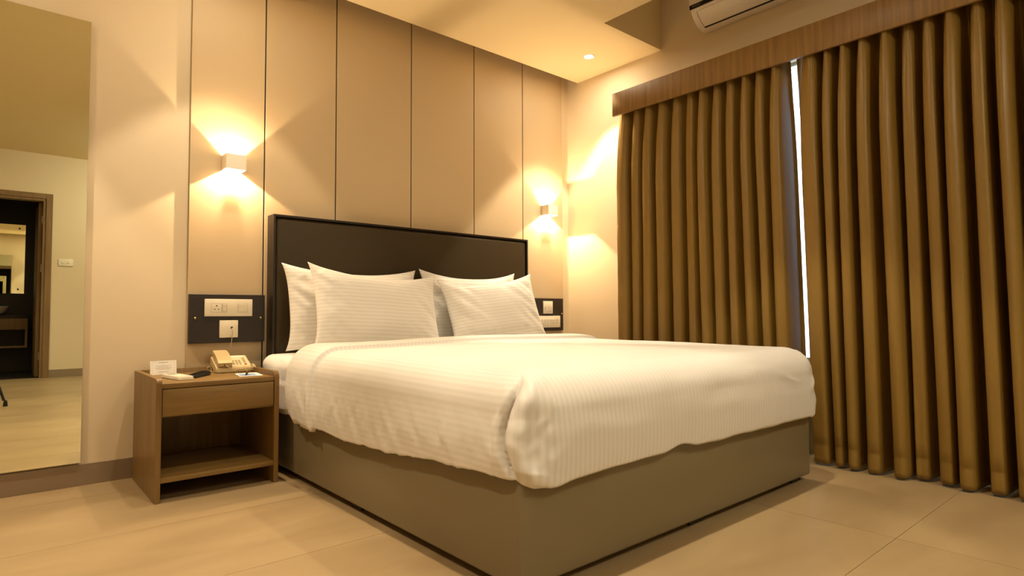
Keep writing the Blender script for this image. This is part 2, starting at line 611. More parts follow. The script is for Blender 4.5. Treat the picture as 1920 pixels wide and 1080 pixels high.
# =================================================================== BED
BX0, BX1, BYF, BYH, BZ0, BZ1 = 1.134, 2.998, 1.283, 3.398, 0.029, 0.36
t = thing('divan_bed', 'box bed base covered in grey-brown leatherette under the white duvet', 'bed', ((BX0 + BX1) / 2, (BYF + BYH) / 2, 0))
hw, hl = (BX1 - BX0) / 2, (BYH - BYF) / 2
def rounded_panel(bm, a0, a1, z0, z1, th, fn, bev=0.012):
    bx(bm, a0, a1, 0, th, z0, z1, bev=bev, seg=3, mtx=fn)
th = 0.05
mL = Matrix.Translation((-hw, 0, 0)) @ Matrix.Rotation(-PI / 2, 4, 'Z')
bm = bmesh.new(); bx(bm, -hw, -hw + th, -hl + 0.0015, hl, BZ0, BZ1, bev=0.010, seg=3); obj('side_rail', bm, 'leather', t, 'auto')
bm = bmesh.new(); bx(bm, hw - th, hw, -hl + 0.0015, hl, BZ0, BZ1, bev=0.010, seg=3); obj('side_rail', bm, 'leather', t, 'auto')
bm = bmesh.new(); bx(bm, -hw + 0.001, hw - 0.001, -hl - 0.006, -hl + th, BZ0, BZ1 + 0.002, bev=0.012, seg=3); obj('foot_panel', bm, 'leather', t, 'auto')
bm = bmesh.new(); bx(bm, -hw + th, hw - th, -hl + th, hl - 0.002, BZ1 - 0.06, BZ1 - 0.004); obj('platform', bm, 'leather', t)
for sx in (-1, 0, 1):
    for sy in (-1, 0, 1):
        px_, py_ = sx * (hw - 0.075), sy * (hl - 0.075)
        bm = bmesh.new(); bx(bm, px_ - 0.045, px_ + 0.045, py_ - 0.045, py_ + 0.045, 0, BZ0 + 0.02, bev=0.003)
        obj('foot', bm, 'blackp', t)

# headboard
t = thing('headboard', 'wide dark olive leather headboard with black frame behind the pillows', 'headboard', (2.145, YP, 0))
HW, HT = 0.962, 1.367
bm = bmesh.new()
bx(bm, -HW, -HW + 0.012, -0.098, 0, 0.03, HT)
bx(bm, HW - 0.012, HW, -0.098, 0, 0.03, HT)
bx(bm, -HW + 0.012, HW - 0.012, -0.098, 0, HT - 0.012, HT)
bx(bm, -HW + 0.012, HW - 0.012, -0.06, 0, 0.03, HT - 0.012)
obj('frame', bm, 'black', t)
bm = bmesh.new()
bx(bm, -HW + 0.014, HW - 0.014, -0.095, -0.061, 0.05, HT - 0.014, bev=0.024, seg=6)
obj('cushion_pad', bm, 'head', t, 'auto')

# draped covers: rounded box surface laid over the mattress
def profile(R, Rv, zt, zh, nb, nd, flare, lip=0.012):
    """list of (offset from outer contour, z, normal_o, normal_z, arclength)"""
    P = []
    for i in range(nb + 1):
        a = (i / nb) * PI / 2
        P.append([-R + R * math.sin(a), zt - Rv * (1 - math.cos(a)), math.sin(a), math.cos(a)])
    z1 = zt - Rv
    for i in range(1, nd + 1):
        k = i / nd
        P.append([flare * math.sin(k * PI * 0.55) - 0.012 * k * k, z1 + (zh - z1) * k, 1, 0])
    o, z = P[-1][0], P[-1][1]
    P.append([o - 0.004, z - lip * 0.5, 0.7, -0.7])
    P.append([o - 0.012, z - lip * 0.3, 0, -1])
    P.append([o - 0.016, z + 0.03, -1, 0])
    s = 0
    out = []
    for i, p in enumerate(P):
        if i:
            s += math.hypot(p[0] - P[i - 1][0], p[1] - P[i - 1][1])
        out.append(p + [s])
    return out

def drape(name, material, x0, x1, yf, yh, zt, R, Rv, hem_l, hem_f, hem_r, flare, disp, ny, nx, zfun, wr, seam_ang=None, ys=None, lip=0.012):
    """bed cover from head edge yh to foot yf; patches: top, left flap, right flap, foot flap with corners"""
    bm = bmesh.new()
    uvl = bm.loops.layers.uv.new('UVMap')
    xi0, xi1, yi = x0 + R, x1 - R, yf + R
    if ys is None:
        ys = [yi + (yh - yi) * j / ny for j in range(ny + 1)]
    xs = [xi0 + (xi1 - xi0) * i / nx for i in range(nx + 1)]
    def patch(rows):
        """rows: list of list of (co, uv)"""
        vv = [[bm.verts.new(c) for c, u in r] for r in rows]
        for a in range(len(rows) - 1):
            for b in range(len(rows[a]) - 1):
                idx = ((a, b), (a, b + 1), (a + 1, b + 1), (a + 1, b))
                try:
                    f = bm.faces.new([vv[i][j] for i, j in idx])
                except ValueError:
                    continue
                for l, (i, j) in zip(f.loops, idx):
                    l[uvl].uv = rows[i][j][1]
    rows = []
    for y in ys:
        r = []
        for x in xs:
            d = disp(y)
            z = zt + d + zfun((x - xi0) / (xi1 - xi0), (y - yi) / (yh - yi)) + wr(x, y, zt, 0)
            r.append((Vector((x, y, z)), (x, y)))
        rows.append(r)
    patch(rows)
    NB, ND = 12, 40
    def flap(side):
        rows = []
        for y in ys:
            d = disp(y)
            p = profile(R, Rv, zt, hem_l(y) if side < 0 else hem_r(y), NB, ND, flare, lip)
            r = []
            for (o, z, no, nz_, s) in p:
                k = min(1, s / 0.05)
                w_ = wr((x0 if side < 0 else x1) + side * o, y, z, 1) * k + wr(xi0 if side < 0 else xi1, y, zt, 0) * (1 - k)
                oo = o + no * (d + w_ * (k if no > 0.2 else 0))
                zz = z + nz_ * (d + w_)
                x = (x0 - oo) if side < 0 else (x1 + oo)
                r.append((Vector((x, y, zz)), ((xi0 - s) if side < 0 else (xi1 + s), y)))
            rows.append(r)
        patch(rows)
    flap(-1)
    flap(1)
    # foot flap
    rows = []
    KA = 36
    stations = []
    for i in range(KA + 1):
        a = PI - (PI / 2) * 0 + i / KA * PI / 2      # pi -> 3pi/2 : left corner
        stations.append((xi0, yi, math.cos(a), math.sin(a), xi0 - (1 - i / KA) * R * 1.2, i / KA))
    for x in xs[1:-1]:
        stations.append((x, yi, 0, -1, x, None))
    for i in range(KA + 1):
        a = 3 * PI / 2 + i / KA * PI / 2
        stations.append((xi1, yi, math.cos(a), math.sin(a), xi1 + i / KA * R * 1.2, 1 - i / KA))
    sl = []
    for (cx, cy, ca, sa, u, ka) in stations:
        hem = hem_f(cx + ca * R)
        if ka is not None:
            hs = hem_l(yi) if ca < -1e-6 else (hem_r(yi) if ca > 1e-6 else hem)
            hem = hs + (hem - hs) * min(1, ka * 1.6)
        p = profile(R, Rv, zt, hem, NB, ND, flare, lip)
        r = []
        for (o, z, no, nz_, s) in p:
            ex, ey = cx + ca * (R + o), cy + sa * (R + o)
            k = min(1, s / 0.05)
            w_ = wr(ex, ey, z, 2 if ka is None else 3) * k + wr(cx, cy, zt, 0) * (1 - k)
            if ka is not None:
                kk = min(1, ka * 4)
                w_ = w_ * kk + (wr(ex, ey, z, 1) * k + wr(cx, cy, zt, 0) * (1 - k)) * (1 - kk)
            sa_ = None
            if seam_ang is not None and ka is not None and ca < -1e-6:
                sa_ = seam_ang - 0.22 * math.sin(PI * max(0, min(1, (z - 0.32) / 0.28)))
                dq = (ka - sa_)
                down = max(0, min(1, (s - 0.06) / 0.10)) * max(0.0, min(1, (z - hem + 0.02) / 0.05))
                w_ += down * (-0.026 * math.exp(-(dq / 0.05) ** 2) + (0.030 * math.exp(-((dq - 0.20) / 0.16) ** 2) if dq > 0 else 0.006 * math.exp(-((dq + 0.12) / 0.06) ** 2)))
            oo = R + o + no * (w_ * (k if no > 0.2 else 0) + disp(yi))
            zz = z + nz_ * (w_ + disp(yi))
            left_side = sa_ is not None and ka < sa_
            uv = (xi0 - s, cy) if left_side else (u, cy - s)
            r.append((Vector((cx + ca * oo, cy + sa * oo, zz)), uv))
        rows.append(r)
    patch(rows)
    bmesh.ops.remove_doubles(bm, verts=bm.verts, dist=2e-4)
    o = obj(name, bm, material, None, True)
    return o

# mattress
bm = bmesh.new()
bx(bm, 1.165, 2.978, 1.33, 3.385, 0.357, 0.572, bev=0.05, seg=5)
o = obj('mattress', bm, 'sheet', None, 'auto')
tag(o, 'thick white mattress lying on the bed base under the sheet and duvet', 'mattress')

# fitted sheet
def sheet_wr(x, y, z, k):
    if k == 0:
        return 0.004 * nz(x * 5, y * 7, 1.3)
    return 0.018 * nz(x * 3, y * 14, z * 6 + 4) + 0.006 * nz(x * 8, y * 30, z * 9) + (0.018 * max(0, (0.47 - z) / 0.1) if k == 1 else 0)
o = drape('bed_sheet', 'sheet', 1.120, 2.998, 1.305, 3.386, 0.584, 0.06, 0.06, lambda y: lerp_tab(y, [(2.80, 0.385), (2.90, 0.335)]) + 0.012 * nz(y * 6, 2, 0), lambda x: 0.375, lambda y: 0.375,
          0.004, lambda y: 0, 60, 24, lambda u, v: 0, sheet_wr, lip=0.004)
tag(o, 'crumpled white bed sheet showing between headboard and duvet by the telephone table', 'bed sheet')

# duvet
YC, YHD = 2.62, 2.925
ROLL = 0.034
def duv_disp(y):
    d = 0.0
    if y > YC:
        d = 0.020 * min(1, (y - YC) / 0.006) + 0.006 * math.sin(min(1, (y - YC) / (YHD - YC)) * PI)
    if y > YHD - ROLL:
        q = (y - (YHD - ROLL)) / ROLL
        d -= 0.070 * (1 - math.sqrt(max(0, 1 - q * q)))
    return d
def duv_wr(x, y, z, k):
    w_ = 0.006 * nz(x * 1.7 + 3, y * 1.7, z * 1.7) + 0.0015 * nz(x * 9, y * 9, z * 9)
    if k == 0:
        return w_
    w_ += 0.006 * nz(x * 2.2 + 9, y * 2.6, z * 2 + 1)
    if k == 1:                                   # left / right flaps: soft slanting wrinkles low down
        low = max(0, min(1, (0.56 - z) / 0.15))
        w_ += low * 0.0045 * nz((y - z * 0.7) * 22, z * 5, 3.1) + low * 0.003 * nz((y + z * 0.5) * 45, z * 8, 8.1)
        if y > YC - 0.02:
            w_ += low * 0.006 * nz(y * 40, z * 3, 5.5)
    if k == 2:
        w_ += 0.0022 * nz(x * 5, z * 14, 2.2)
        # long pull across the foot end
        zc = 0.565 + 0.012 * math.sin(x * 5) + 0.02 * (x - 2.1) * 0.2
        w_ += 0.0045 * math.exp(-((z - zc) / 0.007) ** 2) * max(0, min(1, (x - 1.35) / 0.3)) * max(0.25, 0.6 + 0.8 * nz(x * 3.1, 0.2, 7.7))
        zc2 = 0.53 - 0.25 * (x - 2.62)
        w_ += 0.005 * math.exp(-((z - zc2) / 0.008) ** 2) * max(0, 1 - abs(x - 2.68) / 0.14)
    if k == 3:
        w_ += 0.006 * nz((x + y) * 11, z * 16 + (y - x) * 9, 4.4) + 0.004 * nz((x - y) * 22, z * 24, 6.0)
    return w_
hl_tab = [(1.365, 0.348), (1.61, 0.335), (2.0, 0.306), (2.33, 0.298), (2.6, 0.306), (2.80, 0.320), (2.86, 0.337), (2.895, 0.365), (2.925, 0.43)]
hf_tab = [(1.09, 0.348), (1.14, 0.336), (1.22, 0.316), (1.32, 0.327), (1.75, 0.334), (1.86, 0.346), (1.97, 0.332), (2.4, 0.330), (3.1, 0.326)]
ys = [1.365 + (YC - 0.004 - 1.365) * j / 70 for j in range(71)] + [YC + 0.001, YC + 0.004, YC + 0.007] + \
     [YC + 0.012 + (YHD - ROLL - YC - 0.012) * j / 16 for j in range(17)] + [YHD - ROLL + ROLL * math.sin(j / 7 * PI / 2) for j in range(1, 8)]
duvet = drape('duvet', 'linen', 1.094, 3.046, 1.235, YHD, 0.640, 0.13, 0.125,
              lambda y: lerp_tab(y, hl_tab) + 0.004 * nz(y * 6, 0, 0.4), lambda x: lerp_tab(x, hf_tab) + 0.004 * nz(x * 9, 3, 0.4), lambda y: 0.325,
              0.014, duv_disp, 0, 90, lambda u, v: 0.012 * math.sin(PI * max(0, min(1, u))) ** 0.8 * max(0, min(1, v * 5)) * max(0, min(1, (1 - v) * 8)), duv_wr, seam_ang=0.47, ys=ys)
tag(duvet, 'white striped duvet with folded-back cuff spread over the bed', 'duvet')

# pillows
def pillow(loc, w_, h_, T, tilt, rollz, seed, label, twist=0.0, sag=0.05):
    NX, NY = 64, 44
    bm = bmesh.new()
    uvl = bm.loops.layers.uv.new('UVMap')
    grids = []
    for side in (1, -1):
        g = []
        for j in range(NY + 1):
            r = []
            b = -1 + 2 * j / NY
            b = math.sin(b * PI / 2) * 0.55 + b * 0.45
            for i in range(NX + 1):
                a = -1 + 2 * i / NX
                a = math.sin(a * PI / 2) * 0.55 + a * 0.45
                ea = 1 - abs(a) ** 3.2
                eb = 1 - abs(b) ** 2.6
                th_ = T * (max(ea, 0) ** 0.55) * (max(eb, 0) ** 0.55)
                # edges curve inwards between the pointed corners
                x = a * w_ * (1 - 0.045 * (1 - b * b) * abs(a) ** 3)
                y = b * h_ * (1 - (0.10 if b < 0 else 0.13 + sag) * (1 - a * a) ** 1.0 * abs(b) ** 2)
                corner = (abs(a) ** 5) * (abs(b) ** 5)
                x *= 1 + 0.04 * corner
                y *= 1 + 0.05 * corner * (1 if b > 0 else 0)
                edge = max(abs(a), abs(b))
                wr_ = 0.010 * nz(x * 5 + seed, y * 6, side * 2.0 + seed) + 0.019 * (abs(a) ** 2) * nz(x * 5 + seed, y * 20 + a * 6, side + seed * 3) + 0.007 * (abs(a) ** 3) * nz(x * 9 + seed, y * 46 - a * 8, side + seed)
                wr_ += 0.006 * (abs(b) ** 2) * nz(x * 20 + seed * 2, y * 9, side + 7)
                k = min(1, 4 * (1 - edge))
                z = side * (th_ + wr_ * k) + 0.012 * nz(x * 4, y * 4, seed + 11)
                r.append(((x, y, z), (y, x)))
            g.append(r)
        grids.append(g)
    for side, g in zip((1, -1), grids):
        vv = [[bm.verts.new(c) for c, u in r] for r in g]
        for j in range(NY):
            for i in range(NX):
                idx = ((j, i), (j, i + 1), (j + 1, i + 1), (j + 1, i))
                if side < 0:
                    idx = idx[::-1]
                f = bm.faces.new([vv[p][q] for p, q in idx])
                for l, (p, q) in zip(f.loops, idx):
                    l[uvl].uv = g[p][q][1]
    bmesh.ops.remove_doubles(bm, verts=bm.verts, dist=1e-4)
    mt = Matrix.Rotation(rollz, 4, 'Y') @ Matrix.Rotation(PI / 2 - tilt, 4, 'X')
    mt = Matrix.Rotation(twist, 4, 'Z') @ mt
    bmesh.ops.transform(bm, matrix=mt, verts=bm.verts)
    o = obj('pillow', bm, 'linen2', None, True, loc)
    tag(o, label, 'pillow', 'four striped pillows on the bed')
    return o
pillow((1.632, 3.300, 0.838), 0.412, 0.240, 0.066, math.radians(10), math.radians(0.5), 1.0, 'white striped pillow against the headboard on the telephone side, behind another', sag=0.03)
pillow((2.500, 3.300, 0.845), 0.395, 0.243, 0.066, math.radians(10), math.radians(0), 2.0, 'white striped pillow against the headboard on the curtain side, behind another', sag=0.06)
pillow((1.700, 3.140, 0.828), 0.398, 0.240, 0.070, math.radians(17), math.radians(3.2), 3.0, 'front white striped pillow on the telephone side of the bed', sag=0.09)
pillow((2.560, 3.138, 0.826), 0.388, 0.226, 0.070, math.radians(17), math.radians(-5.0), 4.0, 'front white striped pillow on the curtain side of the bed', sag=0.06)

# =================================================================== BEDSIDE TABLE
NX0, NX1, NY0, NY1 = 0.541, 1.062, 2.955, 3.482
t = thing('bedside_table', 'oak bedside table with one drawer and open shelf left of the bed', 'bedside table', (NX0, NY0, 0))
W_, D_ = NX1 - NX0, NY1 - NY0
def side_panel(x0):
    bm = bmesh.new()
    pts = [(0, 0), (D_, 0), (D_, 0.530)]
    rr = 0.022
    for i in range(7):
        a = PI / 2 + i / 6 * PI / 2
        pts.append((rr + rr * math.cos(a), 0.530 - rr + rr * math.sin(a)))
    prism(bm, pts, lambda p, q, d: (d, p, q), x0, x0 + 0.022)
    bmesh.ops.bevel(bm, geom=[e for e in bm.edges if e.calc_length() > 0], offset=0.0015, segments=1, affect='EDGES')
    obj('side_panel', bm, 'oakv', t)
side_panel(0)
side_panel(W_ - 0.022)
box_obj('top_board', (0.022, W_ - 0.022, 0.006, D_ - 0.02, 0.485, 0.506), 'oak', t, bev=0.0012)
box_obj('back_panel', (0.022, W_ - 0.022, D_ - 0.018, D_, 0.08, 0.530), 'oakv', t, bev=0.0012)
box_obj('drawer_front', (0.025, W_ - 0.025, 0.004, 0.024, 0.366, 0.4815), 'oak', t, bev=0.0012)
box_obj('drawer_box', (0.040, W_ - 0.040, 0.0245, D_ - 0.05, 0.372, 0.47), 'oak', t)
box_obj('drawer_bottom_rail', (0.022, W_ - 0.022, 0.03, D_ - 0.018, 0.358, 0.364), 'oak', t)
box_obj('shelf', (0.022, W_ - 0.022, 0.004, D_ - 0.018, 0.082, 0.104), 'oak', t, bev=0.0012)
ZN = 0.5065

# tent card
t = thing('tent_card', 'small white printed card standing at the back of the bedside table', 'card', (0.657, 3.437, ZN), rz=math.radians(0))
for nm, s in (('card_front', -1), ('card_back', 1)):
    bm = bmesh.new()
    hh, th = 0.068, 0.0008
    b_ = [(-0.058, s * 0.012, 0), (0.058, s * 0.012, 0), (0.058, s * 0.0005, hh), (-0.058, s * 0.0005, hh)]
    v1 = [bm.verts.new(p) for p in b_]
    v2 = [bm.verts.new((p[0], p[1] + th * s, p[2])) for p in b_]
    bm.faces.new(v1); bm.faces.new(v2[::-1])
    for i in range(4):
        j = (i + 1) % 4
        bm.faces.new((v1[i], v2[i], v2[j], v1[j]))
    c = obj(nm, bm, 'paper', t)
    if s < 0:
        bm = bmesh.new()
        def strip(x0, x1, z0, z1):
            yy = lambda z: -0.0132 + z / hh * 0.0115 - 0.0001
            f = [bm.verts.new((x, yy(z), z)) for x, z in ((x0, z0), (x1, z0), (x1, z1), (x0, z1))]
            bm.faces.new(f)
        for k in range(9):
            strip(-0.020 + k * 0.0046, -0.0165 + k * 0.0046, 0.0575, 0.0600)
        for x0, x1, z in ((-0.004, 0.006, 0.048), (-0.036, 0.038, 0.0435), (-0.024, 0.022, 0.039), (-0.038, 0.036, 0.034), (-0.034, 0.037, 0.0295), (-0.030, 0.030, 0.025)):
            n_ = int((x1 - x0) / 0.006)
            for q in range(n_):
                a = x0 + (x1 - x0) * q / n_
                strip(a, a + 0.0045, z, z + 0.0012)
        for k in range(8):
            strip(-0.022 + k * 0.0058, -0.0178 + k * 0.0058, 0.0125, 0.0145)
        strip(-0.050, 0.050, 0.0625, 0.0630); strip(-0.050, 0.050, 0.0065, 0.0070)
        strip(-0.050, -0.0495, 0.0065, 0.063); strip(0.0495, 0.050, 0.0065, 0.063)
        obj('print', bm, 'ink', c)

# white remote holder and black remote
def slab_taper(bm, L, W0, W1, H0, H1, bev):
    tt = bmesh.new()
    pts = [(-W0 / 2, -L / 2, 0), (W0 / 2, -L / 2, 0), (W1 / 2, L / 2, 0), (-W1 / 2, L / 2, 0)]
    lo = [tt.verts.new(p) for p in pts]
    hi = [tt.verts.new((p[0] * 0.9, p[1] * 0.96, H0 if p[1] < 0 else H1)) for p in pts]
    tt.faces.new(lo[::-1]); tt.faces.new(hi)
    for i in range(4):
        j = (i + 1) % 4
        tt.faces.new((lo[i], lo[j], hi[j], hi[i]))
    bmesh.ops.bevel(tt, geom=list(tt.edges), offset=bev, segments=3, affect='EDGES')
    add(bm, tt)
t = thing('air_conditioner_remote', 'white remote control lying at the front left of the bedside table', 'remote control', (0.664, 3.165, ZN), rz=math.radians(10))
bm = bmesh.new(); slab_taper(bm, 0.20, 0.070, 0.066, 0.017, 0.019, 0.003); obj('case', bm, 'whitep', t, 'auto')
bm = bmesh.new(); bx(bm, -0.022, 0.022, 0.03, 0.078, 0.0180, 0.0192, bev=0.0004); obj('display', bm, 'ink', t)
bm = bmesh.new()
for a in range(3):
    for b in range(3):
        bx(bm, -0.022 + a * 0.016, -0.011 + a * 0.016, -0.065 + b * 0.022, -0.054 + b * 0.022, 0.0168, 0.0185)
obj('buttons', bm, 'paper', t)
t = thing('television_remote', 'black remote control half behind the white remote on the bedside table', 'remote control', (0.764, 3.195, ZN), rz=math.radians(-38))
bm = bmesh.new(); slab_taper(bm, 0.165, 0.042, 0.048, 0.016, 0.022, 0.005); obj('case', bm, 'blackp', t, 'auto')
bm = bmesh.new()
for a in range(3):
    for b in range(7):
        bx(bm, -0.014 + a * 0.0105, -0.007 + a * 0.0105, -0.062 + b * 0.018, -0.054 + b * 0.018, 0.0165, 0.0192 + 0.0006 * b)
obj('buttons', bm, 'hole', t)

# leaflet and pen
t = thing('leaflet', 'blue and white leaflet lying before the telephone on the bedside table', 'leaflet', (0.972, 3.125, ZN), rz=math.radians(-8))
bm = bmesh.new(); bx(bm, -0.052, 0.052, -0.085, 0.085, 0, 0.0012); obj('page', bm, 'paper', t)
bm = bmesh.new(); bx(bm, -0.047, 0.030, -0.070, 0.045, 0.0012, 0.0015); obj('picture', bm, 'blue', t)
bm = bmesh.new()
for k in range(6):
    bx(bm, -0.042, 0.010 - 0.006 * (k % 2), -0.055 + k * 0.012, -0.052 + k * 0.012, 0.0015, 0.0017)
obj('print', bm, 'ink', t)
t = thing('ballpoint_pen', 'dark pen lying across the blue leaflet on the bedside table', 'pen', (0.967, 3.14, ZN + 0.0019), rz=math.radians(-20))
bm = bmesh.new(); tube(bm, [(0, -0.068, 0.0042), (0, -0.058, 0.0045), (0, 0.062, 0.0045), (0, 0.066, 0.0045)], [0.0012, 0.0042, 0.0045, 0.003], 10); obj('barrel', bm, 'blackp', t, 'auto')
bm = bmesh.new(); bx(bm, -0.001, 0.001, 0.02, 0.06, 0.0092, 0.0102); bx(bm, -0.001, 0.001, 0.056, 0.06, 0.007, 0.0095); obj('clip', bm, 'steel', t)

# telephone
t = thing('telephone', 'beige corded desk telephone on the bedside table', 'telephone', (0.953, 3.288, ZN), rz=math.radians(-4))
PW, PD = 0.086, 0.160
bm = bmesh.new()
prof = [(0.0, 0.004), (0.004, 0.0), (0.05, 0.002), (PD, 0.034), (PD, 0.070), (PD - 0.01, 0.078), (0.012, 0.029), (0.002, 0.024)]
tt = bmesh.new()
prism(tt, prof, lambda p, q, d: (d, p, q), -PW, PW)
bmesh.ops.bevel(tt, geom=[e for e in tt.edges], offset=0.003, segments=2, affect='EDGES')
add(bm, tt)
obj('base', bm, 'phone', t, 'auto')
bm = bmesh.new(); bx(bm, -PW + 0.01, PW - 0.01, 0.10, 0.145, 0.0, 0.03, bev=0.003); obj('stand', bm, 'phone', t, 'auto')
sl = (0.078 - 0.029) / (PD - 0.022)
ang = math.atan(sl)
face = Matrix.Translation((0, 0.012, 0.0292)) @ Matrix.Rotation(ang, 4, 'X')     # local y up the slope
def on_face(name, dims, mt_, parent=t, bev=0.0):
    bm = bmesh.new(); bx(bm, *dims, bev=bev, mtx=face); return obj(name, bm, mt_, parent, 'auto' if bev else False)
on_face('face_plate', (-0.010, PW - 0.005, 0.006, 0.142, -0.001, 0.0012), 'plateface', bev=0.0005)
for r_ in range(4):
    for c_ in range(3):
        on_face('key', (0.000 + c_ * 0.0155, 0.011 + c_ * 0.0155, 0.020 + r_ * 0.016, 0.030 + r_ * 0.016, 0.001, 0.0045), 'keys', bev=0.001)
for r_ in range(5):
    on_face('memory_key', (0.053, 0.067, 0.040 + r_ * 0.014, 0.048 + r_ * 0.014, 0.001, 0.0038), 'keys', bev=0.001)
on_face('message_lamp', (0.053, 0.066, 0.016, 0.026, 0.001, 0.005), 'red', bev=0.0015)
on_face('label_card', (0.002, 0.066, 0.118, 0.136, 0.0012, 0.0017), 'whitep')
# cradle and handset on the left
for yy in (0.012, 0.108):
    on_face('cradle', (-PW + 0.012, -0.016, yy, yy + 0.030, -0.002, 0.008), 'phone', bev=0.003)
bm = bmesh.new()
tt = bmesh.new()
hp = []
N = 14
for i in range(N + 1):
    k = i / N
    y = -0.008 + k * 0.172
    hp.append((y, 0.026 + 0.009 * math.sin(PI * k) ** 0.8))
lo_ = []
for i in range(N + 1):
    k = 1 - i / N
    y = -0.008 + k * 0.172
    lo_.append((y, 0.006 + 0.012 * (max(0, math.sin(PI * min(1, max(0, (k - 0.16) / 0.68)))) ** 0.5 if 0.16 < k < 0.84 else 0)))
prism(tt, hp + lo_, lambda p, q, d: (d, p, q), -PW + 0.008, -0.010)
bmesh.ops.bevel(tt, geom=[e for e in tt.edges if abs(e.verts[0].co.x - e.verts[1].co.x) < 1e-6], offset=0.004, segments=2, affect='EDGES', clamp_overlap=True)
bmesh.ops.transform(tt, matrix=face, verts=tt.verts)
add(bm, tt)
hs = obj('handset', bm, 'phone', t, 'auto')
bm = bmesh.new(); bx(bm, -0.050, -0.040, -0.0085, -0.0065, 0.010, 0.017, mtx=face); obj('cord_socket', bm, 'hole', hs)
# coiled cord round the front right corner
bm = bmesh.new()
path = [Vector((-0.045, -0.006, 0.040)), Vector((-0.02, -0.020, 0.022)), Vector((0.004, -0.030, 0.012))]
tube(bm, [path[0], path[0].lerp(path[1], .5) + Vector((0, -.002, .001)), path[1], path[1].lerp(path[2], .5), path[2]], 0.0016, 8)
cp = []
def coil_axis(k):
    if k < 0.6:
        return Vector((0.004 + 0.086 * k / 0.6, -0.018 - 0.006 * math.sin(PI * k / 0.6), 0.0115 + 0.012 * k))
    q = (k - 0.6) / 0.4
    return Vector((0.090 + 0.004 * math.sin(q * PI), -0.018 + 0.040 * q, 0.0187 + 0.014 * q))
NT = 15
for i in range(NT * 12 + 1):
    k = i / (NT * 12)
    a = 2 * PI * i / 12
    c0 = coil_axis(k)
    d0 = (coil_axis(min(1, k + 0.01)) - coil_axis(max(0, k - 0.01))).normalized()
    s0 = d0.cross(Vector((0, 0, 1))).normalized()
    n0 = s0.cross(d0)
    cp.append(c0 + (s0 * math.cos(a) + n0 * math.sin(a)) * 0.0078)
tube(bm, cp, 0.0023, 6)
obj('coiled_cord', bm, 'phone', t, True)
# looped line cord on the left
bm = bmesh.new()
lp = []
for i in range(70):
    k = i / 69
    a = k * 5 * PI
    lp.append(Vector((-PW - 0.018 + 0.010 * math.cos(a), 0.085 + 0.004 * math.sin(2 * a), 0.016 + 0.014 * math.sin(a))))
tube(bm, lp + [Vector((-PW - 0.006, 0.055, 0.004)), Vector((-PW + 0.008, 0.035, 0.006))], 0.0017, 6)
obj('cord_loop', bm, 'phone', t, True)

# =================================================================== WALL SWITCH BOARDS
def plate(parent, x0, x1, z0, z1, name='socket_plate'):
    bm = bmesh.new(); bx(bm, x0, x1, -0.037, -0.026, z0, z1, bev=0.003, seg=2)
    return obj(name, bm, 'whitep', parent, 'auto')
def rocker(p, x0, x1, z0, z1):
    bm = bmesh.new()
    tt = bmesh.new()
    prism(tt, [(-0.0372, z0), (-0.0372, z1), (-0.0415, z1), (-0.0385, z0)], lambda a, b, d: (d, a, b), x0, x1)
    add(bm, tt)
    obj('rocker_switch', bm, 'whitep', p)
def holes(p, x, z, s=1.0):
    for dx, dz, r in ((0, 0.011, 0.0036), (-0.0095, -0.008, 0.0028), (0.0095, -0.008, 0.0028)):
        bm = bmesh.new(); cyl(bm, (x + dx * s, -0.0375, z + dz * s), (0, 1, 0), r * s, 0.002, 12)
        obj('socket_hole', bm, 'hole', p)
def screw(p, x, z):
    bm = bmesh.new()
    rings = []
    for r, h in ((0.0058, 0), (0.0055, 0.0025), (0.0035, 0.0045), (0.0002, 0.005)):
        rings.append([bm.verts.new((x + r * math.cos(2 * PI * i / 14), -0.026 - h, z + r * math.sin(2 * PI * i / 14))) for i in range(14)])
    for a, b in zip(rings, rings[1:]):
        for i in range(14):
            bm.faces.new((a[i], a[(i + 1) % 14], b[(i + 1) % 14], b[i]))
    obj('screw', bm, 'brass', p, True)
def frame_line(p, x0, x1, z0, z1):
    bm = bmesh.new()
    e = 0.0008
    for d in ((x0, x1, z0, z0 + e), (x0, x1, z1 - e, z1), (x0, x0 + e, z0, z1), (x1 - e, x1, z0, z1)):
        bx(bm, d[0], d[1], -0.0374, -0.0368, d[2], d[3])
    obj('module_gap', bm, 'ink', p)

t = thing('switch_board', 'dark wooden board with socket, switches and phone jack above the telephone', 'switch board', (0.972, YP, 0.7825), group='bedside switch boards')
bm = bmesh.new(); bx(bm, -0.192, 0.192, -0.026, 0, -0.130, 0.130, bev=0.001, seg=1); obj('board', bm, 'board', t)
p = plate(t, -0.121, 0.122, 0.012, 0.105)
holes(p, -0.062, 0.058)
frame_line(p, -0.089, -0.036, 0.034, 0.082)
frame_line(p, -0.035, -0.010, 0.034, 0.082)
rocker(p, -0.033, -0.014, 0.042, 0.076)
frame_line(p, 0.044, 0.096, 0.034, 0.082)
rocker(p, 0.048, 0.065, 0.042, 0.076)
rocker(p, 0.073, 0.090, 0.042, 0.076)
p = plate(t, -0.046, 0.048, -0.103, -0.009, 'phone_jack_plate')
bm = bmesh.new(); bx(bm, 0.010, 0.021, -0.0376, -0.035, -0.055, -0.044); obj('jack_hole', bm, 'hole', p)
screw(t, -0.164, 0.003); screw(t, 0.170, 0.003)
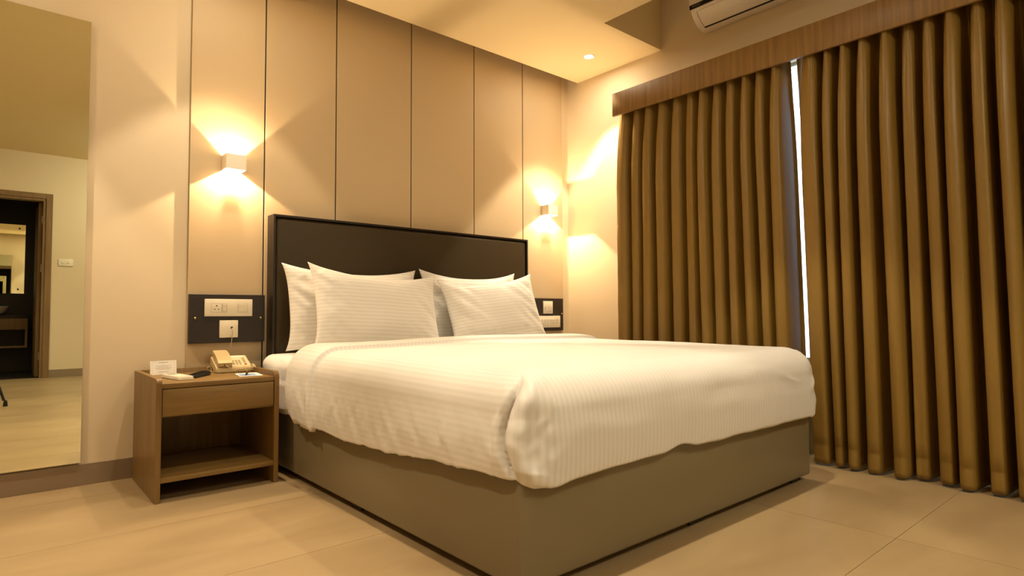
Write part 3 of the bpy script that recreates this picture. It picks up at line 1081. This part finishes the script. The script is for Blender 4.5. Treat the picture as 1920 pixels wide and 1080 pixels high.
# cord from jack to the telephone
bm = bmesh.new()
j = Vector((0.9875, YP - 0.040, 0.731))
pts = [j, j + Vector((0.0005, -0.008, -0.003)), j + Vector((0.0005, -0.014, -0.012)), j + Vector((-0.001, -0.016, -0.03))]
for k in range(1, 11):
    q = k / 10
    pts.append(pts[3].lerp(Vector((0.975, 3.478, 0.560)), q) + Vector((0, -0.004 * math.sin(q * PI), 0)))
tube(bm, pts, 0.0019, 8)
tag(obj('telephone_line', bm, 'phone', None, True), 'thin beige cord hanging from the wall jack to the telephone', 'cord')

t = thing('switch_board', 'dark wooden board with switch plates half hidden behind the curtain-side pillow', 'switch board', (3.371, YP, 0.7925), group='bedside switch boards')
bm = bmesh.new(); bx(bm, -0.192, 0.192, -0.026, 0, -0.130, 0.130, bev=0.001, seg=1); obj('board', bm, 'board', t)
p = plate(t, -0.042, 0.062, 0.006, 0.107)
rocker(p, -0.022, 0.002, 0.030, 0.066); rocker(p, 0.016, 0.040, 0.030, 0.066)
frame_line(p, -0.028, 0.046, 0.024, 0.074)
p = plate(t, -0.120, 0.147, -0.105, -0.011)
for x in (-0.09, -0.062, -0.030, 0.004, 0.036):
    rocker(p, x, x + 0.018, -0.074, -0.040)
rocker(p, 0.062, 0.078, -0.074, -0.040)
holes(p, 0.108, -0.058, 1.1)
screw(t, 0.175, 0.006); screw(t, -0.170, 0.006)

# =================================================================== CURTAINS, VALANCE
XV = 3.335
t = thing('curtain_valance', 'long wooden valance box above the curtains', 'valance', (XV, 1.2, 2.210))
box_obj('front_board', (0, 0.018, -2.05, 1.552, 0, 0.165), 'valance', t, bev=0.001)
box_obj('top_board', (0.018, XR - XV, -2.05, 1.552, 0.147, 0.165), 'valance', t)
box_obj('curtain_track', (0.055, 0.085, -2.0, 1.53, 0.125, 0.147), 'white', t)

def curtain(name, label, peaks, y_hi, y_lo, x0, A, seed, lean_hi, lean_lo, zbot):
    """peaks: fold crest positions (y, descending). lean: shift of the two edges at the floor"""
    bm = bmesh.new()
    cols = []
    marks = [y_hi] + peaks + [y_lo]
    NS = 18
    for i in range(len(marks) - 1):
        for k in range(NS):
            cols.append((i, k / NS))
    cols.append((len(marks) - 2, 1.0))
    rows = [0, .015, .03, .05, .075, .1, .13, .17, .22, .28] + [.28 + (.955 - .28) * i / 26 for i in range(1, 27)] + [.956, .962, .97, .98, .99, 1.0]
    ztop, zb = 2.345, zbot
    grid = []
    rnd = random.Random(seed)
    amp = [0.82 + 0.36 * rnd.random() for _ in marks]
    sway = [rnd.uniform(-1, 1) for _ in marks]
    asym = [rnd.uniform(-0.5, 0.5) for _ in marks]
    for v in rows:
        r = []
        z = ztop + (zb - ztop) * v
        for (i, k) in cols:
            a, b = marks[i], marks[i + 1]
            # edges swing a little and folds drift towards the floor
            f = (y_hi - (a + (b - a) * k)) / (y_hi - y_lo)
            drift = (lean_hi * (1 - f) + lean_lo * f) * v
            dr = (sway[i] * (1 - k) + sway[i + 1] * k) * 0.020 * max(0, v - 0.12) * (0 < f < 1)
            y = a + (b - a) * k + drift + dr
            # fold depth: crest at both marks, valley between
            first, last = (i == 0), (i == len(marks) - 2)
            ph = k
            if first:
                ph = 0.5 + k * 0.5
            if last:
                ph = k * 0.5
            c = abs(math.cos(PI * ph))
            top = max(0, 1 - v / 0.16)
            kk = 0.50 + 1.7 * top
            tz = max(0, min(1, (c - 0.34) / 0.46))
            tz = tz * tz * (3 - 2 * tz)
            w_ = (c ** kk) * top + (0.78 * tz + 0.22 * c) * (1 - top)
            am = amp[i] * (1 - k) + amp[i + 1] * k
            gather = 0.50 + 0.50 * min(1, v / 0.25)
            x = x0 + A * (0.55 - 0.22 * (1 - gather) / 0.5) - A * am * w_ * gather
            # overhang of folds: bend crest sideways so one flank is steep
            y -= (a - b) * (0.03 + 0.07 * (asym[i] * (1 - k) + asym[i + 1] * k)) * math.sin(2 * PI * ph) * max(-0.25, min(1, (v - 0.06) / 0.3))
            # pinch at heading
            if top > 0:
                near = min(ph, 1 - ph)
                x += 0.007 * top * math.cos(near * 44) * max(0, 1 - near / 0.2)
            x += 0.006 * nz(y * 6, z * 1.1, seed * 3.3) + 0.0025 * nz(y * 10, z * 16, seed)
            if .955 < v < .963:
                x += 0.0015
            x = min(x, XR - 0.02)
            r.append(bm.verts.new((x, y, z + (0.008 * nz(y * 8, 0.3, seed) if v > 0.95 else 0))))
        grid.append(r)
    for a, b in zip(grid, grid[1:]):
        for i in range(len(a) - 1):
            bm.faces.new((a[i], a[i + 1], b[i + 1], b[i]))
    o = obj(name, bm, 'curtain', None, True)
    so = o.modifiers.new('thickness', 'SOLIDIFY')
    so.thickness = 0.002
    so.offset = 0
    return tag(o, label, 'curtain', 'pleated window curtains')

# fold crests along the window wall (y, metres)
pk_l = [2.683, 2.581, 2.478, 2.367, 2.264, 2.157, 2.062, 1.967, 1.879, 1.771, 1.693, 1.59]
pk_r = [1.384, 1.308, 1.221, 1.133, 1.021, 0.932, 0.845, 0.754, 0.65, 0.566, 0.457, 0.334, 0.197, 0.032]
curtain('curtain', 'golden brown pleated curtain on the bed side of the window gap', pk_l, 2.785, 1.534, 3.405, 0.150, 3, 0.0, -0.048, 0.012)
curtain('curtain', 'golden brown pleated curtain on the right side of the window gap', pk_r, 1.507, -0.35, 3.41, 0.175, 5, -0.034, 0.0, 0.012)

# =================================================================== AIR CONDITIONER
t = thing('air_conditioner', 'white split air conditioner on the wall above the curtain valance', 'air conditioner', (XR, 1.76, 2.71))
L2 = 0.435
def ac_prof(s=0.0):
    # (depth from wall, z)
    return [(0, 0.012), (0.03, 0.0), (0.085, 0.010), (0.13, 0.032), (0.165, 0.062), (0.190, 0.100), (0.197, 0.130), (0.200, 0.290), (0.190, 0.300), (0, 0.300)]
bm = bmesh.new()
prism(bm, ac_prof(), lambda p, q, d: (-p, d, q), -L2, L2)
obj('body', bm, 'acw', t, 'auto')
bm = bmesh.new()
prism(bm, [(0.196, 0.107), (0.205, 0.107), (0.206, 0.132), (0.196, 0.132)], lambda p, q, d: (-p, d, q), -L2, L2)
obj('display_strip', bm, 'blackp', t)
bm = bmesh.new()
for k in range(8):
    bx(bm, -0.2072, -0.2058, 0.415 - k * 0.0075 - 0.005, 0.415 - k * 0.0075, 0.116, 0.123)
obj('logo', bm, 'steel', t)
bm = bmesh.new()
prism(bm, [(0.196, 0.134), (0.207, 0.134), (0.208, 0.292), (0.196, 0.300)], lambda p, q, d: (-p, d, q), -L2, L2)
obj('front_panel', bm, 'acw', t)
bm = bmesh.new()
prism(bm, [(0.098, 0.011), (0.137, 0.031), (0.171, 0.062), (0.188, 0.086), (0.183, 0.091), (0.165, 0.068), (0.131, 0.038), (0.094, 0.017)], lambda p, q, d: (-p, d, q), -L2 + 0.045, L2 - 0.045)
obj('louver', bm, 'acw', t, 'auto')
bm = bmesh.new()
prism(bm, [(0.086, 0.006), (0.097, 0.009), (0.095, 0.016), (0.084, 0.012)], lambda p, q, d: (-p, d, q), -L2 + 0.042, L2 - 0.042)
obj('air_slot', bm, 'blackp', t)
for sy in (-1, 1):
    bm = bmesh.new()
    prism(bm, [(0.088, 0.007), (0.133, 0.029), (0.168, 0.0605), (0.186, 0.085), (0.180, 0.089), (0.163, 0.066), (0.129, 0.036), (0.086, 0.013)], lambda p, q, d: (-p - 0.0012, d, q), sy * (L2 - 0.0448), sy * (L2 - 0.0418))
    obj('louver_gap', bm, 'blackp', t)

# =================================================================== SEEN IN THE MIRROR
t = thing('light_switch', 'white double switch plate beside the doorway seen in the mirror', 'light switch', (0.712, YF, 1.477))
bm = bmesh.new(); bx(bm, -0.078, 0.078, 0, 0.010, -0.046, 0.046, bev=0.003); obj('plate', bm, 'whitep', t, 'auto')
for x in (-0.028, 0.028):
    bm = bmesh.new(); cyl(bm, (x, 0.010, 0), (0, 1, 0), 0.016, 0.006, 18, 0.013); obj('knob', bm, 'whitep', t, 'auto')

t = thing('bathroom_mirror', 'frameless bathroom mirror over the basin seen in the tall mirror', 'mirror', (0.0, BY, 1.105))
bm = bmesh.new(); bx(bm, -0.60, 0.343, 0.004, 0.012, 0, 0.985); obj('glass', bm, 'mirror', t)
for x, z in ((0.275, 0.93), (0.275, 0.06), (-0.53, 0.93), (-0.53, 0.06)):
    bm = bmesh.new(); cyl(bm, (x, 0.012, z), (0, 1, 0), 0.012, 0.006, 14); obj('fixing_screw', bm, 'blackp', t)

t = thing('vanity_unit', 'wooden bathroom vanity with open shelf seen in the tall mirror', 'vanity', (-0.15, BY, 0.0))
box_obj('countertop', (-0.55, 0.53, 0.002, 0.46, 0.755, 0.795), 'bath', t, bev=0.002)
box_obj('apron', (-0.55, 0.53, 0.43, 0.452, 0.60, 0.755), 'doorwood', t, bev=0.002)
box_obj('side_board', (0.505, 0.53, 0.002, 0.43, 0.375, 0.755), 'doorwood', t)
box_obj('side_board', (-0.55, -0.525, 0.002, 0.43, 0.375, 0.755), 'doorwood', t)
box_obj('shelf', (-0.55, 0.53, 0.002, 0.45, 0.350, 0.375), 'doorwood', t, bev=0.002)
bm = bmesh.new()
lathe(bm, (-0.05, -3.88, 0.796), [(0.0, 0.0), (0.14, 0.0), (0.19, 0.03), (0.225, 0.10), (0.232, 0.125), (0.222, 0.125), (0.18, 0.05), (0.12, 0.02), (0.0, 0.015)], 40)
tag(obj('wash_basin', bm, 'ceramic', None, True), 'white bowl basin on the bathroom counter seen in the mirror', 'basin')

t = thing('camera_tripod', 'black tripod whose leg foot shows at the mirror edge', 'tripod', (-0.085, -0.095, 0))
for k, (fx, fy) in enumerate(((0.195, 0.135), (-0.20, 0.16), (0.0, -0.26))):
    bm = bmesh.new()
    tube(bm, [(fx * 0.06, fy * 0.06, 0.62), (fx * 0.5, fy * 0.5, 0.34)], 0.014, 12)
    tube(bm, [(fx * 0.5, fy * 0.5, 0.34), (fx * 0.95, fy * 0.95, 0.05)], 0.011, 12)
    lg = obj('leg', bm, 'blackp', t, 'auto')
    bm = bmesh.new(); lathe(bm, (fx, fy, 0), [(0.001, 0.0), (0.017, 0.0), (0.017, 0.014), (0.012, 0.05), (0.001, 0.055)], 14); obj('rubber_foot', bm, 'blackp', lg, 'auto')
bm = bmesh.new(); cyl(bm, (0, 0, 0.60), (0, 0, 1), 0.030, 0.05, 18); cyl(bm, (0, 0, 0.40), (0, 0, 1), 0.013, 0.22, 14); obj('centre_column', bm, 'blackp', t, 'auto')
bm = bmesh.new(); bmesh.ops.create_uvsphere(bm, u_segments=16, v_segments=10, radius=0.026, matrix=Matrix.Translation((0, 0, 0.675))); bx(bm, -0.03, 0.03, -0.025, 0.025, 0.70, 0.715, bev=0.003); obj('ball_head', bm, 'blackp', t, 'auto')
